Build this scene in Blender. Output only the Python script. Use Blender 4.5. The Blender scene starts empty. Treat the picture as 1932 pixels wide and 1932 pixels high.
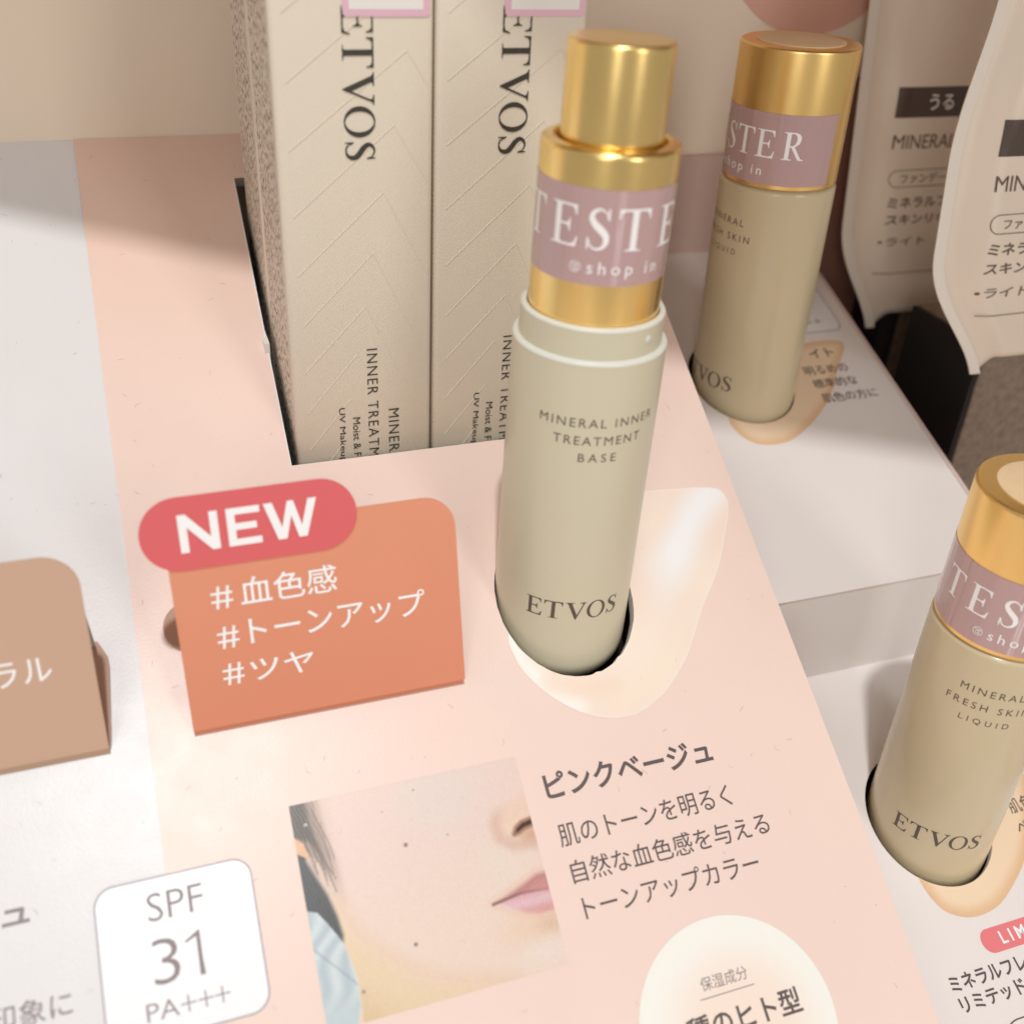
import bpy, bmesh, math, random
from mathutils import Vector, Matrix

# ------------------------------------------------------------------ camera, world, lamps, exposure
sc = bpy.context.scene
col = sc.collection
S = 0.001                      # everything below is measured in millimetres
ZO = 230.0                     # counter top is z = 0; camera stands 230 mm above it
R = math.radians
rng = random.Random(7)

cam_d = bpy.data.cameras.new('camera')
cam = bpy.data.objects.new('camera', cam_d)
col.objects.link(cam)
right = Vector((0.943827, -0.326783, 0.049018)); fwd = Vector((0.299816, 0.784518, -0.542809))
fwd.normalize(); right = (right - right.dot(fwd) * fwd).normalized(); up = right.cross(fwd)
m = Matrix((right, up, -fwd)).transposed().to_4x4()
m.translation = Vector((0, 0, ZO * S))
cam.matrix_world = m
cam_d.sensor_fit = 'HORIZONTAL'; cam_d.sensor_width = 36
cam_d.lens = 36 * 2020 / 1932
cam_d.clip_start = 0.01; cam_d.clip_end = 50
cam_d.dof.use_dof = True; cam_d.dof.focus_distance = 0.236; cam_d.dof.aperture_fstop = 11.5
sc.camera = cam

w = bpy.data.worlds.new('World'); sc.world = w; w.use_nodes = True
bg = w.node_tree.nodes['Background']
bg.inputs[0].default_value = (1.0, 0.92, 0.85, 1); bg.inputs[1].default_value = 0.38

def lamp(name, loc, target, size, power, color, shape='DISK', size_y=None):
    l = bpy.data.lights.new(name, 'AREA'); l.shape = shape; l.size = size
    if size_y: l.size_y = size_y
    l.energy = power; l.color = color
    o = bpy.data.objects.new(name, l); col.objects.link(o)
    o.location = loc
    d = Vector(target) - Vector(loc)
    o.rotation_euler = d.to_track_quat('-Z', 'Y').to_euler()
    return o
CEN = (0.09, 0.16, 0.08)
lamp('ceiling_spot', (-0.05, -0.25, 1.41), CEN, 0.055, 8.7, (1.0, 1.0, 1.0))
lamp('front_fill_left', (-0.62, -1.05, 0.62), CEN, 0.35, 3.5, (1.0, 0.98, 0.95), 'RECTANGLE', 1.0)  # added fill, low in front on the left, brightens upright faces
lamp('front_fill_right', (0.55, -1.1, 0.58), CEN, 0.3, 3.5, (1.0, 0.97, 0.94), 'RECTANGLE', 0.9)  # second added fill, low in front on the right

vs = sc.view_settings
vs.view_transform = 'Standard'; vs.look = 'None'; vs.gamma = 1.0; vs.exposure = 0.0
sc.cycles.use_denoising = True

# ------------------------------------------------------------------ helpers
def srgb(r, g, b):
    f = lambda c: (c / 255 / 12.92) if c / 255 <= 0.04045 else ((c / 255 + 0.055) / 1.055) ** 2.4
    return (f(r), f(g), f(b))

def mat(name, color, rough=0.5, metal=0.0, spec=0.5, var=0.0, var_scale=60.0, bump=0.0, bump_scale=2500.0,
        coat=0.0, coat_rough=0.2, sss=0.0, sss_r=0.002, aniso=0.0, rough_var=0.0, color2=None):
    m = bpy.data.materials.new(name); m.use_nodes = True
    nt = m.node_tree; n = nt.nodes; L = nt.links
    b = n['Principled BSDF']
    b.inputs['Base Color'].default_value = (*color, 1)
    b.inputs['Roughness'].default_value = rough
    b.inputs['Metallic'].default_value = metal
    b.inputs['Specular IOR Level'].default_value = spec
    if coat:
        b.inputs['Coat Weight'].default_value = coat; b.inputs['Coat Roughness'].default_value = coat_rough
    if sss:
        b.inputs['Subsurface Weight'].default_value = sss
        b.inputs['Subsurface Radius'].default_value = (1.0, 0.8, 0.5); b.inputs['Subsurface Scale'].default_value = sss_r
    if aniso:
        b.inputs['Anisotropic'].default_value = aniso
    tc = n.new('ShaderNodeTexCoord')
    if var or color2:
        no = n.new('ShaderNodeTexNoise'); no.inputs['Scale'].default_value = var_scale; no.inputs['Detail'].default_value = 4
        L.new(tc.outputs['Object'], no.inputs['Vector'])
        ra = n.new('ShaderNodeValToRGB')
        ra.color_ramp.elements[0].position = 0.3; ra.color_ramp.elements[1].position = 0.7
        c2 = color2 or tuple(min(1, c * (1 + var)) for c in color)
        ra.color_ramp.elements[0].color = (*(tuple(c * (1 - var) for c in color)), 1)
        ra.color_ramp.elements[1].color = (*c2, 1)
        L.new(no.outputs['Fac'], ra.inputs['Fac']); L.new(ra.outputs['Color'], b.inputs['Base Color'])
    if rough_var:
        n2 = n.new('ShaderNodeTexNoise'); n2.inputs['Scale'].default_value = 140; n2.inputs['Detail'].default_value = 6
        L.new(tc.outputs['Object'], n2.inputs['Vector'])
        mr = n.new('ShaderNodeMapRange'); mr.inputs['To Min'].default_value = rough - rough_var; mr.inputs['To Max'].default_value = rough + rough_var
        L.new(n2.outputs['Fac'], mr.inputs['Value']); L.new(mr.outputs['Result'], b.inputs['Roughness'])
    if bump:
        nb = n.new('ShaderNodeTexNoise'); nb.inputs['Scale'].default_value = bump_scale; nb.inputs['Detail'].default_value = 2
        L.new(tc.outputs['Object'], nb.inputs['Vector'])
        bp = n.new('ShaderNodeBump'); bp.inputs['Strength'].default_value = bump; bp.inputs['Distance'].default_value = 0.0001
        L.new(nb.outputs['Fac'], bp.inputs['Height']); L.new(bp.outputs['Normal'], b.inputs['Normal'])
    return m

def empty(name, loc, rot=(0, 0, 0), label=None, cat=None, group=None):
    o = bpy.data.objects.new(name, None); o.empty_display_size = 0.01
    col.objects.link(o)
    o.location = (loc[0] * S, loc[1] * S, (loc[2] + ZO) * S); o.rotation_euler = rot
    if label: o['label'] = label
    if cat: o['category'] = cat
    if group: o['group'] = group
    return o

def obj(name, me, material, parent=None, label=None, kind=None):
    o = bpy.data.objects.new(name, me); col.objects.link(o)
    if material is not None:
        me.materials.clear(); me.materials.append(material)
    if parent: o.parent = parent
    if label: o['label'] = label
    if kind: o['kind'] = kind
    return o

def mesh(verts, faces, smooth=False):
    me = bpy.data.meshes.new('m'); me.from_pydata([tuple(c * S for c in v) for v in verts], [], faces); me.update()
    if smooth:
        for p in me.polygons: p.use_smooth = True
    return me

def box(x0, x1, y0, y1, z0, z1, bev=0.0, seg=2):
    bm = bmesh.new()
    bmesh.ops.create_cube(bm, size=1)
    for v in bm.verts:
        v.co = Vector(((x0 + x1) / 2 + v.co.x * (x1 - x0), (y0 + y1) / 2 + v.co.y * (y1 - y0), (z0 + z1) / 2 + v.co.z * (z1 - z0))) * S
    if bev:
        bmesh.ops.bevel(bm, geom=list(bm.edges), offset=bev * S, segments=seg, affect='EDGES', profile=0.5)
    me = bpy.data.meshes.new('m'); bm.to_mesh(me); bm.free()
    if bev:
        for p in me.polygons: p.use_smooth = p.area < (bev * S) ** 2 * 400 and False
    return me

def curve_mesh(loops, thick=0.0, bev=0.0):
    """fill closed 2D loops (even-odd, so inner loops are holes); top face at n = 0, body below"""
    c = bpy.data.curves.new('c', 'CURVE'); c.dimensions = '2D'; c.fill_mode = 'BOTH'
    c.extrude = thick / 2 * S
    for lp in loops:
        s = c.splines.new('POLY'); s.points.add(len(lp) - 1); s.use_cyclic_u = True
        for p, q in zip(s.points, lp): p.co = (q[0] * S, q[1] * S, 0, 1)
    o = bpy.data.objects.new('tmp', c); col.objects.link(o)
    dg = bpy.context.evaluated_depsgraph_get()
    me = bpy.data.meshes.new_from_object(o.evaluated_get(dg))
    bpy.data.objects.remove(o); bpy.data.curves.remove(c)
    if thick:
        for v in me.vertices: v.co.z -= thick / 2 * S
    return me

def rrect(x0, x1, y0, y1, r, n=8):
    out = []
    for cx, cy, a0 in ((x1 - r, y1 - r, 0), (x0 + r, y1 - r, 90), (x0 + r, y0 + r, 180), (x1 - r, y0 + r, 270)):
        for i in range(n + 1):
            a = R(a0 + 90 * i / n); out.append((cx + r * math.cos(a), cy + r * math.sin(a)))
    return out

def ellipse(cx, cy, rx, ry, n=64, jag=0.0):
    return [(cx + (rx + jag * rng.uniform(-1, 1)) * math.cos(2 * math.pi * i / n), cy + (ry + jag * rng.uniform(-1, 1)) * math.sin(2 * math.pi * i / n)) for i in range(n)]

def spline(pts, n=8, closed=True):
    out = []; N = len(pts)
    rg = range(N) if closed else range(N - 1)
    for i in rg:
        g = lambda k: pts[k % N] if closed else pts[max(0, min(N - 1, k))]
        p0, p1, p2, p3 = g(i - 1), g(i), g(i + 1), g(i + 2)
        for j in range(n):
            t = j / n
            out.append(tuple(0.5 * ((2 * b) + (-a + c) * t + (2 * a - 5 * b + 4 * c - d) * t * t + (-a + 3 * b - 3 * c + d) * t ** 3)
                             for a, b, c, d in zip(p0, p1, p2, p3)))
    if not closed: out.append(tuple(pts[-1]))
    return out

_tcache = {}
def text_raw(body, bold=0.0, spacing=1.0):
    k = (body, bold, spacing)
    if k in _tcache: return _tcache[k].copy()
    c = bpy.data.curves.new('t', 'FONT'); c.body = body; c.size = 1.0; c.offset = bold; c.space_character = spacing; c.resolution_u = 3
    o = bpy.data.objects.new('tmp', c); col.objects.link(o)
    dg = bpy.context.evaluated_depsgraph_get()
    me = bpy.data.meshes.new_from_object(o.evaluated_get(dg))
    bpy.data.objects.remove(o); bpy.data.curves.remove(c)
    _tcache[k] = me
    return me.copy()

def bbox(me):
    xs = [v.co.x for v in me.vertices]; ys = [v.co.y for v in me.vertices]
    return min(xs), max(xs), min(ys), max(ys)

def text_fit(body, x0, x1, y0, y1, bold=0.0, track=False):
    """lettering as a flat mesh whose ink fills x0..x1, y0..y1 (mm)"""
    sp = 1.0
    if track:
        a = bbox(text_raw(body, bold, 1.0)); b = bbox(text_raw(body, bold, 1.5))
        want = (x1 - x0) / (y1 - y0) * (a[3] - a[2])
        wa, wb = a[1] - a[0], b[1] - b[0]
        sp = 1.0 + 0.5 * (want - wa) / (wb - wa)
    me = text_raw(body, bold, round(sp, 4))
    a = bbox(me)
    for v in me.vertices:
        v.co.x = (x0 + (v.co.x - a[0]) / (a[1] - a[0]) * (x1 - x0)) * S
        v.co.y = (y0 + (v.co.y - a[2]) / (a[3] - a[2]) * (y1 - y0)) * S
    return me

def join(meshes):
    bm = bmesh.new()
    for me in meshes: bm.from_mesh(me)
    out = bpy.data.meshes.new('m'); bm.to_mesh(out); bm.free()
    for me in meshes: bpy.data.meshes.remove(me)
    return out

# ---- roman capitals drawn as outlines, cap height 1
GL = {
 'T': ([(0, 1), (.9, 1), (.9, .76), (.87, .76), (.83, .89), (.75, .945), (.54, .945), (.54, .07), (.58, .035), (.68, .03), (.68, 0), (.22, 0), (.22, .03), (.32, .035), (.36, .07), (.36, .945), (.15, .945), (.07, .89), (.03, .76), (0, .76)],),
 'E': ([(0, 1), (.76, 1), (.77, .77), (.735, .77), (.70, .88), (.62, .945), (.30, .945), (.30, .54), (.48, .54), (.54, .58), (.56, .66), (.595, .66), (.595, .36), (.56, .36), (.54, .44), (.48, .485), (.30, .485), (.30, .12), (.34, .06), (.60, .055), (.72, .10), (.79, .26), (.825, .26), (.78, 0), (0, 0), (0, .03), (.09, .035), (.13, .07), (.13, .93), (.09, .965), (0, .97)],),
 'V': ([(0, 1), (.42, 1), (.42, .97), (.33, .955), (.31, .90), (.57, .26), (.82, .86), (.82, .93), (.73, .965), (.68, .97), (.68, 1), (1.0, 1), (1.0, .97), (.93, .95), (.89, .87), (.53, -.02), (.49, -.02), (.13, .87), (.07, .95), (0, .97)],),
 'R': ([(0, 1), (.46, 1), (.62, .96), (.71, .86), (.72, .74), (.67, .60), (.56, .52), (.49, .495), (.78, .08), (.84, .04), (.92, .03), (.92, 0), (.69, 0), (.35, .47), (.29, .47), (.29, .07), (.33, .035), (.42, .03), (.42, 0), (0, 0), (0, .03), (.08, .035), (.12, .07), (.12, .93), (.08, .965), (0, .97)],
       [(.29, .945), (.40, .95), (.50, .91), (.545, .82), (.545, .70), (.50, .58), (.40, .525), (.29, .52)]),
 'O': (ellipse(.5, .5, .49, .52, 40), ellipse(.5, .5, .325, .472, 40)),
}
def _s_outline():
    cl = spline([(.52, .74, .02), (.48, .88, .035), (.31, .972, .055), (.15, .90, .10), (.10, .76, .145), (.19, .62, .17), (.34, .50, .18), (.48, .37, .17), (.51, .22, .145), (.44, .08, .09), (.28, .022, .055), (.12, .08, .045), (.05, .26, .02)], 5, False)
    l, r = [], []
    for i, p in enumerate(cl):
        a = cl[max(0, i - 1)]; b = cl[min(len(cl) - 1, i + 1)]
        dx, dy = b[0] - a[0], b[1] - a[1]; d = math.hypot(dx, dy) or 1
        l.append((p[0] - dy / d * p[2] / 2, p[1] + dx / d * p[2] / 2)); r.append((p[0] + dy / d * p[2] / 2, p[1] - dx / d * p[2] / 2))
    return l + r[::-1]
GL['S'] = (_s_outline(),)
S_SPUR = ([(.52, 1.0), (.555, 1.0), (.565, .71), (.53, .71), (.505, .84)], [(.005, .29), (.035, .29), (.06, .14), (.045, 0), (.01, 0)])

def roman(word, H, starts, x0=0.0, y0=0.0, sx=1.0):
    parts = []
    for ch, st in zip(word, starts):
        tr = lambda lp: [(x0 + (st + p[0] * sx) * H, y0 + p[1] * H) for p in lp]
        parts.append(curve_mesh([tr(lp) for lp in GL[ch]]))
        if ch == 'S':
            for lp in S_SPUR:
                me = curve_mesh([tr(lp)])
                for v in me.vertices: v.co.z -= 0.00001
                parts.append(me)
    return join(parts)

def polys(loops): return join([curve_mesh([lp]) for lp in loops])

def slice_x(me, step):
    bm = bmesh.new(); bm.from_mesh(me)
    xs = [v.co.x for v in bm.verts]
    a = math.floor(min(xs) / S / step) * step + step
    while a * S < max(xs):
        g = list(bm.verts) + list(bm.edges) + list(bm.faces)
        bmesh.ops.bisect_plane(bm, geom=g, plane_co=(a * S, 0, 0), plane_no=(1, 0, 0)); a += step
    bm.to_mesh(me); bm.free()
    return me

def wrap(me, r, a0=0.0, z0=0.0):
    """roll a flat xy mesh round a vertical cylinder of radius r; x = 0 lands at angle a0 (deg, from -Y towards +X)"""
    slice_x(me, 0.8)
    for v in me.vertices:
        a = R(a0) + v.co.x / S / r
        rr = r + v.co.z / S
        v.co = Vector((rr * math.sin(a), -rr * math.cos(a), z0 + v.co.y / S)) * S
    return me

def raise_z(me, dz):
    for v in me.vertices: v.co.z += dz * S
    return me

def vmap(me, fn):
    for v in me.vertices:
        v.co = Vector(fn(v.co.x / S, v.co.y / S, v.co.z / S)) * S
    return me

def lathe(prof, n=72, cap_bottom=True):
    vs, fs = [], []
    for r, z in prof:
        for i in range(n):
            a = 2 * math.pi * i / n; vs.append((r * math.sin(a), -r * math.cos(a), z))
    for k in range(len(prof) - 1):
        for i in range(n):
            j = (i + 1) % n; fs.append((k * n + i, k * n + j, (k + 1) * n + j, (k + 1) * n + i))
    me = mesh(vs, fs, True)
    return me

def rounded(prof, r, seg=5):
    """round the corners of a lathe profile whose entries are (r, z, corner radius)"""
    out = []
    for i, p in enumerate(prof):
        rad = p[2] if len(p) > 2 else 0
        if rad == 0 or i in (0, len(prof) - 1):
            out.append((p[0], p[1])); continue
        a = Vector(prof[i - 1][:2]); b = Vector(p[:2]); c = Vector(prof[i + 1][:2])
        d1 = (a - b).normalized(); d2 = (c - b).normalized()
        for k in range(seg + 1):
            t = k / seg
            q = b + d1 * rad * (1 - t) ** 2 + d2 * rad * t ** 2
            out.append((q.x, q.y))
    return out

# ------------------------------------------------------------------ materials
M = {}
M['wall'] = mat('painted_wall', srgb(240, 224, 204), 0.6, bump=0.15, bump_scale=900, var=0.015, var_scale=9)
M['poster'] = mat('poster_skin', srgb(226, 176, 158), 0.5, var=0.06, var_scale=25)
M['white'] = mat('white_board', srgb(229, 228, 229), 0.34, spec=0.4, bump=0.28, bump_scale=2300, var=0.012, var_scale=30, rough_var=0.05)
M['core'] = mat('board_core', srgb(236, 234, 230), 0.7)
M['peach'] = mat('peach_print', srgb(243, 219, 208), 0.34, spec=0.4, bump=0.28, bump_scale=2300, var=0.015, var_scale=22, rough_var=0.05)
M['tray'] = mat('white_tray', srgb(240, 234, 231), 0.36, bump=0.08, bump_scale=2500, var=0.012, var_scale=30)
M['tray_edge'] = mat('tray_edge', srgb(226, 205, 200), 0.5)
M['lip'] = mat('tray_back_board', srgb(205, 176, 166), 0.55, var=0.03, var_scale=30)
M['shelf'] = mat('brown_shelf', srgb(150, 124, 104), 0.5, var=0.05, var_scale=15)
M['maroon'] = mat('shaded_maroon', srgb(150, 108, 94), 0.55, var=0.04, var_scale=30)  # reddish backing tone with the pouches' shade mixed in
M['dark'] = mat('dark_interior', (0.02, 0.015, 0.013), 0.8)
M['counter'] = mat('counter', srgb(226, 208, 194), 0.5, var=0.05, var_scale=12)
M['ink'] = mat('brown_grey_ink', srgb(98, 84, 84), 0.45)
M['ink_soft'] = mat('soft_grey_ink', srgb(140, 128, 132), 0.45)
M['ink_bottle'] = mat('bottle_ink', srgb(92, 80, 72), 0.4)
M['ink_box'] = mat('box_ink', srgb(62, 60, 54), 0.5)
M['white_ink'] = mat('white_ink', srgb(253, 253, 254), 0.4)
M['grey_line'] = mat('grey_line', srgb(152, 146, 154), 0.4)
M['badge'] = mat('badge_white', srgb(246, 247, 250), 0.33, bump=0.08, bump_scale=3000)
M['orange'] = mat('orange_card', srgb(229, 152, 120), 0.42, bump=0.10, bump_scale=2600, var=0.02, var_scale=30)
M['red'] = mat('coral_red', srgb(225, 104, 108), 0.40, bump=0.10, bump_scale=2600)
M['pinkpill'] = mat('pink_pill', srgb(240, 132, 138), 0.40)
M['brown_card'] = mat('brown_card', srgb(204, 170, 146), 0.42, bump=0.10, bump_scale=2600, var=0.02, var_scale=30)
M['brown_under'] = mat('brown_flap', srgb(190, 148, 126), 0.5)
M['paper_back'] = mat('grey_paper_back', srgb(200, 194, 186), 0.6)
M['plastic'] = mat('frosted_beige_plastic', srgb(213, 207, 182), 0.30, sss=0.12, sss_r=0.003, bump=0.05, bump_scale=1800, var=0.01, var_scale=60, rough_var=0.05)
M['plastic_rim'] = mat('lit_edge_plastic', srgb(240, 238, 222), 0.35, sss=0.4, sss_r=0.006)  # body plastic made paler: light caught on its edges put into the colour
M['plastic2'] = mat('beige_plastic', srgb(210, 196, 163), 0.24, coat=0.25, coat_rough=0.12, sss=0.15, sss_r=0.003, bump=0.04, bump_scale=1800)
M['gold'] = mat('satin_gold', (1.0, 0.74, 0.30), 0.25, metal=1.0, bump=0.03, bump_scale=5000, rough_var=0.03)
M['gold_cap'] = mat('satin_gold_cap', (1.0, 0.70, 0.27), 0.31, metal=1.0, bump=0.03, bump_scale=5000, rough_var=0.03)
M['gold_edge'] = mat('polished_gold', (0.95, 0.66, 0.26), 0.16, metal=1.0)
M['film'] = mat('mauve_label_film', srgb(193, 161, 161), 0.24, coat=0.7, coat_rough=0.08, bump=0.0, bump_scale=260)
M['cream'] = mat('cream_swatch', srgb(243, 214, 170), 0.4, var=0.05, var_scale=120)
M['sticker_pink'] = mat('sticker_pink', srgb(232, 190, 208), 0.4)
M['sticker_white'] = mat('sticker_white', srgb(240, 238, 234), 0.45)
M['pouch'] = mat('beige_pouch', srgb(238, 224, 208), 0.38, var=0.03, var_scale=14, bump=0.04, bump_scale=300)
M['pouch_seal'] = mat('pouch_seal', srgb(240, 232, 222), 0.34)
M['pouch_ink'] = mat('pouch_ink', srgb(98, 84, 74), 0.45)
M['pouch_block'] = mat('dark_brown_print', srgb(84, 70, 62), 0.4)
M['brown_box'] = mat('dark_brown_card', srgb(128, 112, 97), 0.3, var=0.28, var_scale=420, bump=0.25, bump_scale=900, coat=0.4, coat_rough=0.15)
M['black'] = mat('black_card', (0.008, 0.007, 0.007), 0.7)
M['lint'] = mat('lint_grey', srgb(150, 134, 126), 0.8)
M['hole_dark'] = mat('dark_sleeve', (0.035, 0.022, 0.018), 0.4)  # near black, stands in for the shade inside the holes

def tint_gradient(m, lo, hi, y0, y1):  # multiplies the base colour by a tint along local Y
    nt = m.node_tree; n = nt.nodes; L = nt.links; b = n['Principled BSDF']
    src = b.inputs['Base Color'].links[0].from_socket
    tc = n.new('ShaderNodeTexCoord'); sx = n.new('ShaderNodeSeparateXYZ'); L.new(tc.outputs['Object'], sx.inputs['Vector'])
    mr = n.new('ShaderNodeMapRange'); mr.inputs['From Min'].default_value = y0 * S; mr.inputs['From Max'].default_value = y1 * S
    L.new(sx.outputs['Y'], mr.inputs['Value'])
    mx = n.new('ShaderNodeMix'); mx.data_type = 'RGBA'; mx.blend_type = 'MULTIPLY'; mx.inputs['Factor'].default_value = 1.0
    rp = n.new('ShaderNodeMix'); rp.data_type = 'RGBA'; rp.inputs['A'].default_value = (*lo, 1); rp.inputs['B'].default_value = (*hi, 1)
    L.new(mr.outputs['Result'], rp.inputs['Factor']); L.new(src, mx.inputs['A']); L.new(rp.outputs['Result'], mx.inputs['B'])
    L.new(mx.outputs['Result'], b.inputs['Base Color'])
tint_gradient(M['orange'], (0.95, 0.90, 0.88), (1.0, 1.02, 1.02), 0, 40)  # darker towards the foot of the card
tint_gradient(M['peach'], (1, 1, 1), (0.96, 0.87, 0.81), 110, 215)  # shade under the shelf put into the sheet colour, deeper towards the back

def film_wrinkles(m):
    nt = m.node_tree; n = nt.nodes; L = nt.links; b = n['Principled BSDF']
    tc = n.new('ShaderNodeTexCoord'); mp = n.new('ShaderNodeMapping'); mp.inputs['Scale'].default_value = (1, 1, 0.06)
    L.new(tc.outputs['Object'], mp.inputs['Vector'])
    no = n.new('ShaderNodeTexNoise'); no.inputs['Scale'].default_value = 420; no.inputs['Detail'].default_value = 3
    L.new(mp.outputs['Vector'], no.inputs['Vector'])
    bp = n.new('ShaderNodeBump'); bp.inputs['Strength'].default_value = 1.0; bp.inputs['Distance'].default_value = 0.0004
    L.new(no.outputs['Fac'], bp.inputs['Height']); L.new(bp.outputs['Normal'], b.inputs['Normal']); L.new(bp.outputs['Normal'], b.inputs['Coat Normal'])
film_wrinkles(M['film'])

def linen_material():
    m = mat('linen_embossed_card', srgb(230, 220, 202), 0.40)
    nt = m.node_tree; n = nt.nodes; L = nt.links; b = n['Principled BSDF']
    tc = n.new('ShaderNodeTexCoord')
    mp = n.new('ShaderNodeMapping'); mp.inputs['Rotation'].default_value = (0, R(-24), 0)
    L.new(tc.outputs['Object'], mp.inputs['Vector'])
    wv = n.new('ShaderNodeTexWave'); wv.wave_type = 'BANDS'; wv.bands_direction = 'X'
    wv.inputs['Scale'].default_value = 700; wv.inputs['Distortion'].default_value = 1.2; wv.inputs['Detail'].default_value = 2; wv.inputs['Detail Scale'].default_value = 2.0
    L.new(mp.outputs['Vector'], wv.inputs['Vector'])
    no = n.new('ShaderNodeTexNoise'); no.inputs['Scale'].default_value = 2400; no.inputs['Detail'].default_value = 2
    L.new(tc.outputs['Object'], no.inputs['Vector'])
    ad = n.new('ShaderNodeMath'); ad.operation = 'MULTIPLY_ADD'; ad.inputs[1].default_value = 0.6
    L.new(no.outputs['Fac'], ad.inputs[0]); L.new(wv.outputs['Fac'], ad.inputs[2])
    bp = n.new('ShaderNodeBump'); bp.inputs['Strength'].default_value = 0.5; bp.inputs['Distance'].default_value = 0.00012
    L.new(ad.outputs['Value'], bp.inputs['Height']); L.new(bp.outputs['Normal'], b.inputs['Normal'])
    return m
M['linen'] = linen_material()

def fine_print_material():
    """side panel of a carton: tightly set columns of tiny dark type on beige card"""
    m = mat('carton_fine_print', srgb(206, 188, 170), 0.5)
    nt = m.node_tree; n = nt.nodes; L = nt.links; b = n['Principled BSDF']
    tc = n.new('ShaderNodeTexCoord')
    mp = n.new('ShaderNodeMapping'); mp.inputs['Scale'].default_value = (1, 0.75, 0.5)
    L.new(tc.outputs['Object'], mp.inputs['Vector'])
    no = n.new('ShaderNodeTexNoise'); no.inputs['Scale'].default_value = 1500; no.inputs['Detail'].default_value = 2.0
    L.new(mp.outputs['Vector'], no.inputs['Vector'])
    th = n.new('ShaderNodeMapRange'); th.inputs['From Min'].default_value = 0.53; th.inputs['From Max'].default_value = 0.59
    L.new(no.outputs['Fac'], th.inputs['Value'])
    sx = n.new('ShaderNodeSeparateXYZ'); L.new(tc.outputs['Object'], sx.inputs['Vector'])
    def band(lo, hi):
        a = n.new('ShaderNodeMath'); a.operation = 'GREATER_THAN'; a.inputs[1].default_value = lo * S
        c = n.new('ShaderNodeMath'); c.operation = 'LESS_THAN'; c.inputs[1].default_value = hi * S
        d = n.new('ShaderNodeMath'); d.operation = 'MULTIPLY'
        L.new(sx.outputs['Y'], a.inputs[0]); L.new(sx.outputs['Y'], c.inputs[0]); L.new(a.outputs[0], d.inputs[0]); L.new(c.outputs[0], d.inputs[1])
        return d
    m1 = band(3.0, 28.0)
    mu = n.new('ShaderNodeMath'); mu.operation = 'MULTIPLY'
    L.new(th.outputs['Result'], mu.inputs[0]); L.new(m1.outputs[0], mu.inputs[1])
    mx = n.new('ShaderNodeMix'); mx.data_type = 'RGBA'
    mx.inputs['A'].default_value = (*srgb(226, 212, 196), 1); mx.inputs['B'].default_value = (*srgb(92, 78, 70), 1)
    L.new(mu.outputs[0], mx.inputs['Factor']); L.new(mx.outputs['Result'], b.inputs['Base Color'])
    return m
M['fineprint'] = fine_print_material()

def vcol_material(name, rough=0.36):
    m = bpy.data.materials.new(name); m.use_nodes = True
    n = m.node_tree.nodes; b = n['Principled BSDF']; b.inputs['Roughness'].default_value = rough
    a = n.new('ShaderNodeVertexColor'); a.layer_name = 'print'
    tc = n.new('ShaderNodeTexCoord'); no = n.new('ShaderNodeTexNoise'); no.inputs['Scale'].default_value = 2600
    m.node_tree.links.new(tc.outputs['Object'], no.inputs['Vector'])
    mx = n.new('ShaderNodeMix'); mx.data_type = 'RGBA'; mx.blend_type = 'OVERLAY'; mx.inputs['Factor'].default_value = 0.12
    m.node_tree.links.new(a.outputs['Color'], mx.inputs['A']); m.node_tree.links.new(no.outputs['Color'], mx.inputs['B'])
    m.node_tree.links.new(mx.outputs['Result'], b.inputs['Base Color'])
    return m
M['photo'] = vcol_material('printed_photo_ink'); M['swatch'] = vcol_material('printed_swatch_ink', 0.42)

def paint(me, fn):
    """printed picture: ink colour per vertex from a function of the flat coordinates (mm)"""
    ca = me.color_attributes.new('print', 'FLOAT_COLOR', 'POINT')
    for i, v in enumerate(me.vertices):
        ca.data[i].color = (*srgb(*fn(v.co.x / S, v.co.y / S)), 1)

def grid(x0, x1, y0, y1, nx, ny, z=0.0):
    vs = [(x0 + (x1 - x0) * i / nx, y0 + (y1 - y0) * j / ny, z) for j in range(ny + 1) for i in range(nx + 1)]
    fs = [(j * (nx + 1) + i, j * (nx + 1) + i + 1, (j + 1) * (nx + 1) + i + 1, (j + 1) * (nx + 1) + i) for j in range(ny) for i in range(nx)]
    return mesh(vs, fs)

def inside(p, poly):
    c = False; x, y = p; n = len(poly)
    for i in range(n):
        x1, y1 = poly[i]; x2, y2 = poly[i - 1]
        if (y1 > y) != (y2 > y) and x < (x2 - x1) * (y - y1) / (y2 - y1) + x1: c = not c
    return c
def edge_dist(p, poly, closed=True):
    best = 1e9; n = len(poly)
    for i in range(0 if closed else 1, n):
        x1, y1 = poly[i - 1]; x2, y2 = poly[i]
        dx, dy = x2 - x1, y2 - y1; L2 = dx * dx + dy * dy or 1e-9
        t = max(0, min(1, ((p[0] - x1) * dx + (p[1] - y1) * dy) / L2))
        best = min(best, math.hypot(p[0] - x1 - t * dx, p[1] - y1 - t * dy))
    return best
def sm(a, b, x):
    t = max(0.0, min(1.0, (x - a) / (b - a))); return t * t * (3 - 2 * t)
def mixc(a, b, t): return tuple(p + (q - p) * t for p, q in zip(a, b))

# ------------------------------------------------------------------ the setting
def struct(name, me, m, parent=None):
    o = obj(name, me, m, parent)
    if parent is None: o['kind'] = 'structure'
    return o
def wz(me): return raise_z(me, ZO)
wall = struct('wall', wz(box(-420, 620, 289.2, 320, -ZO, 420)), M['wall'])
struct('counter', wz(box(-420, 620, -250, 600, -ZO - 30, -ZO)), M['counter'])
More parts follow.
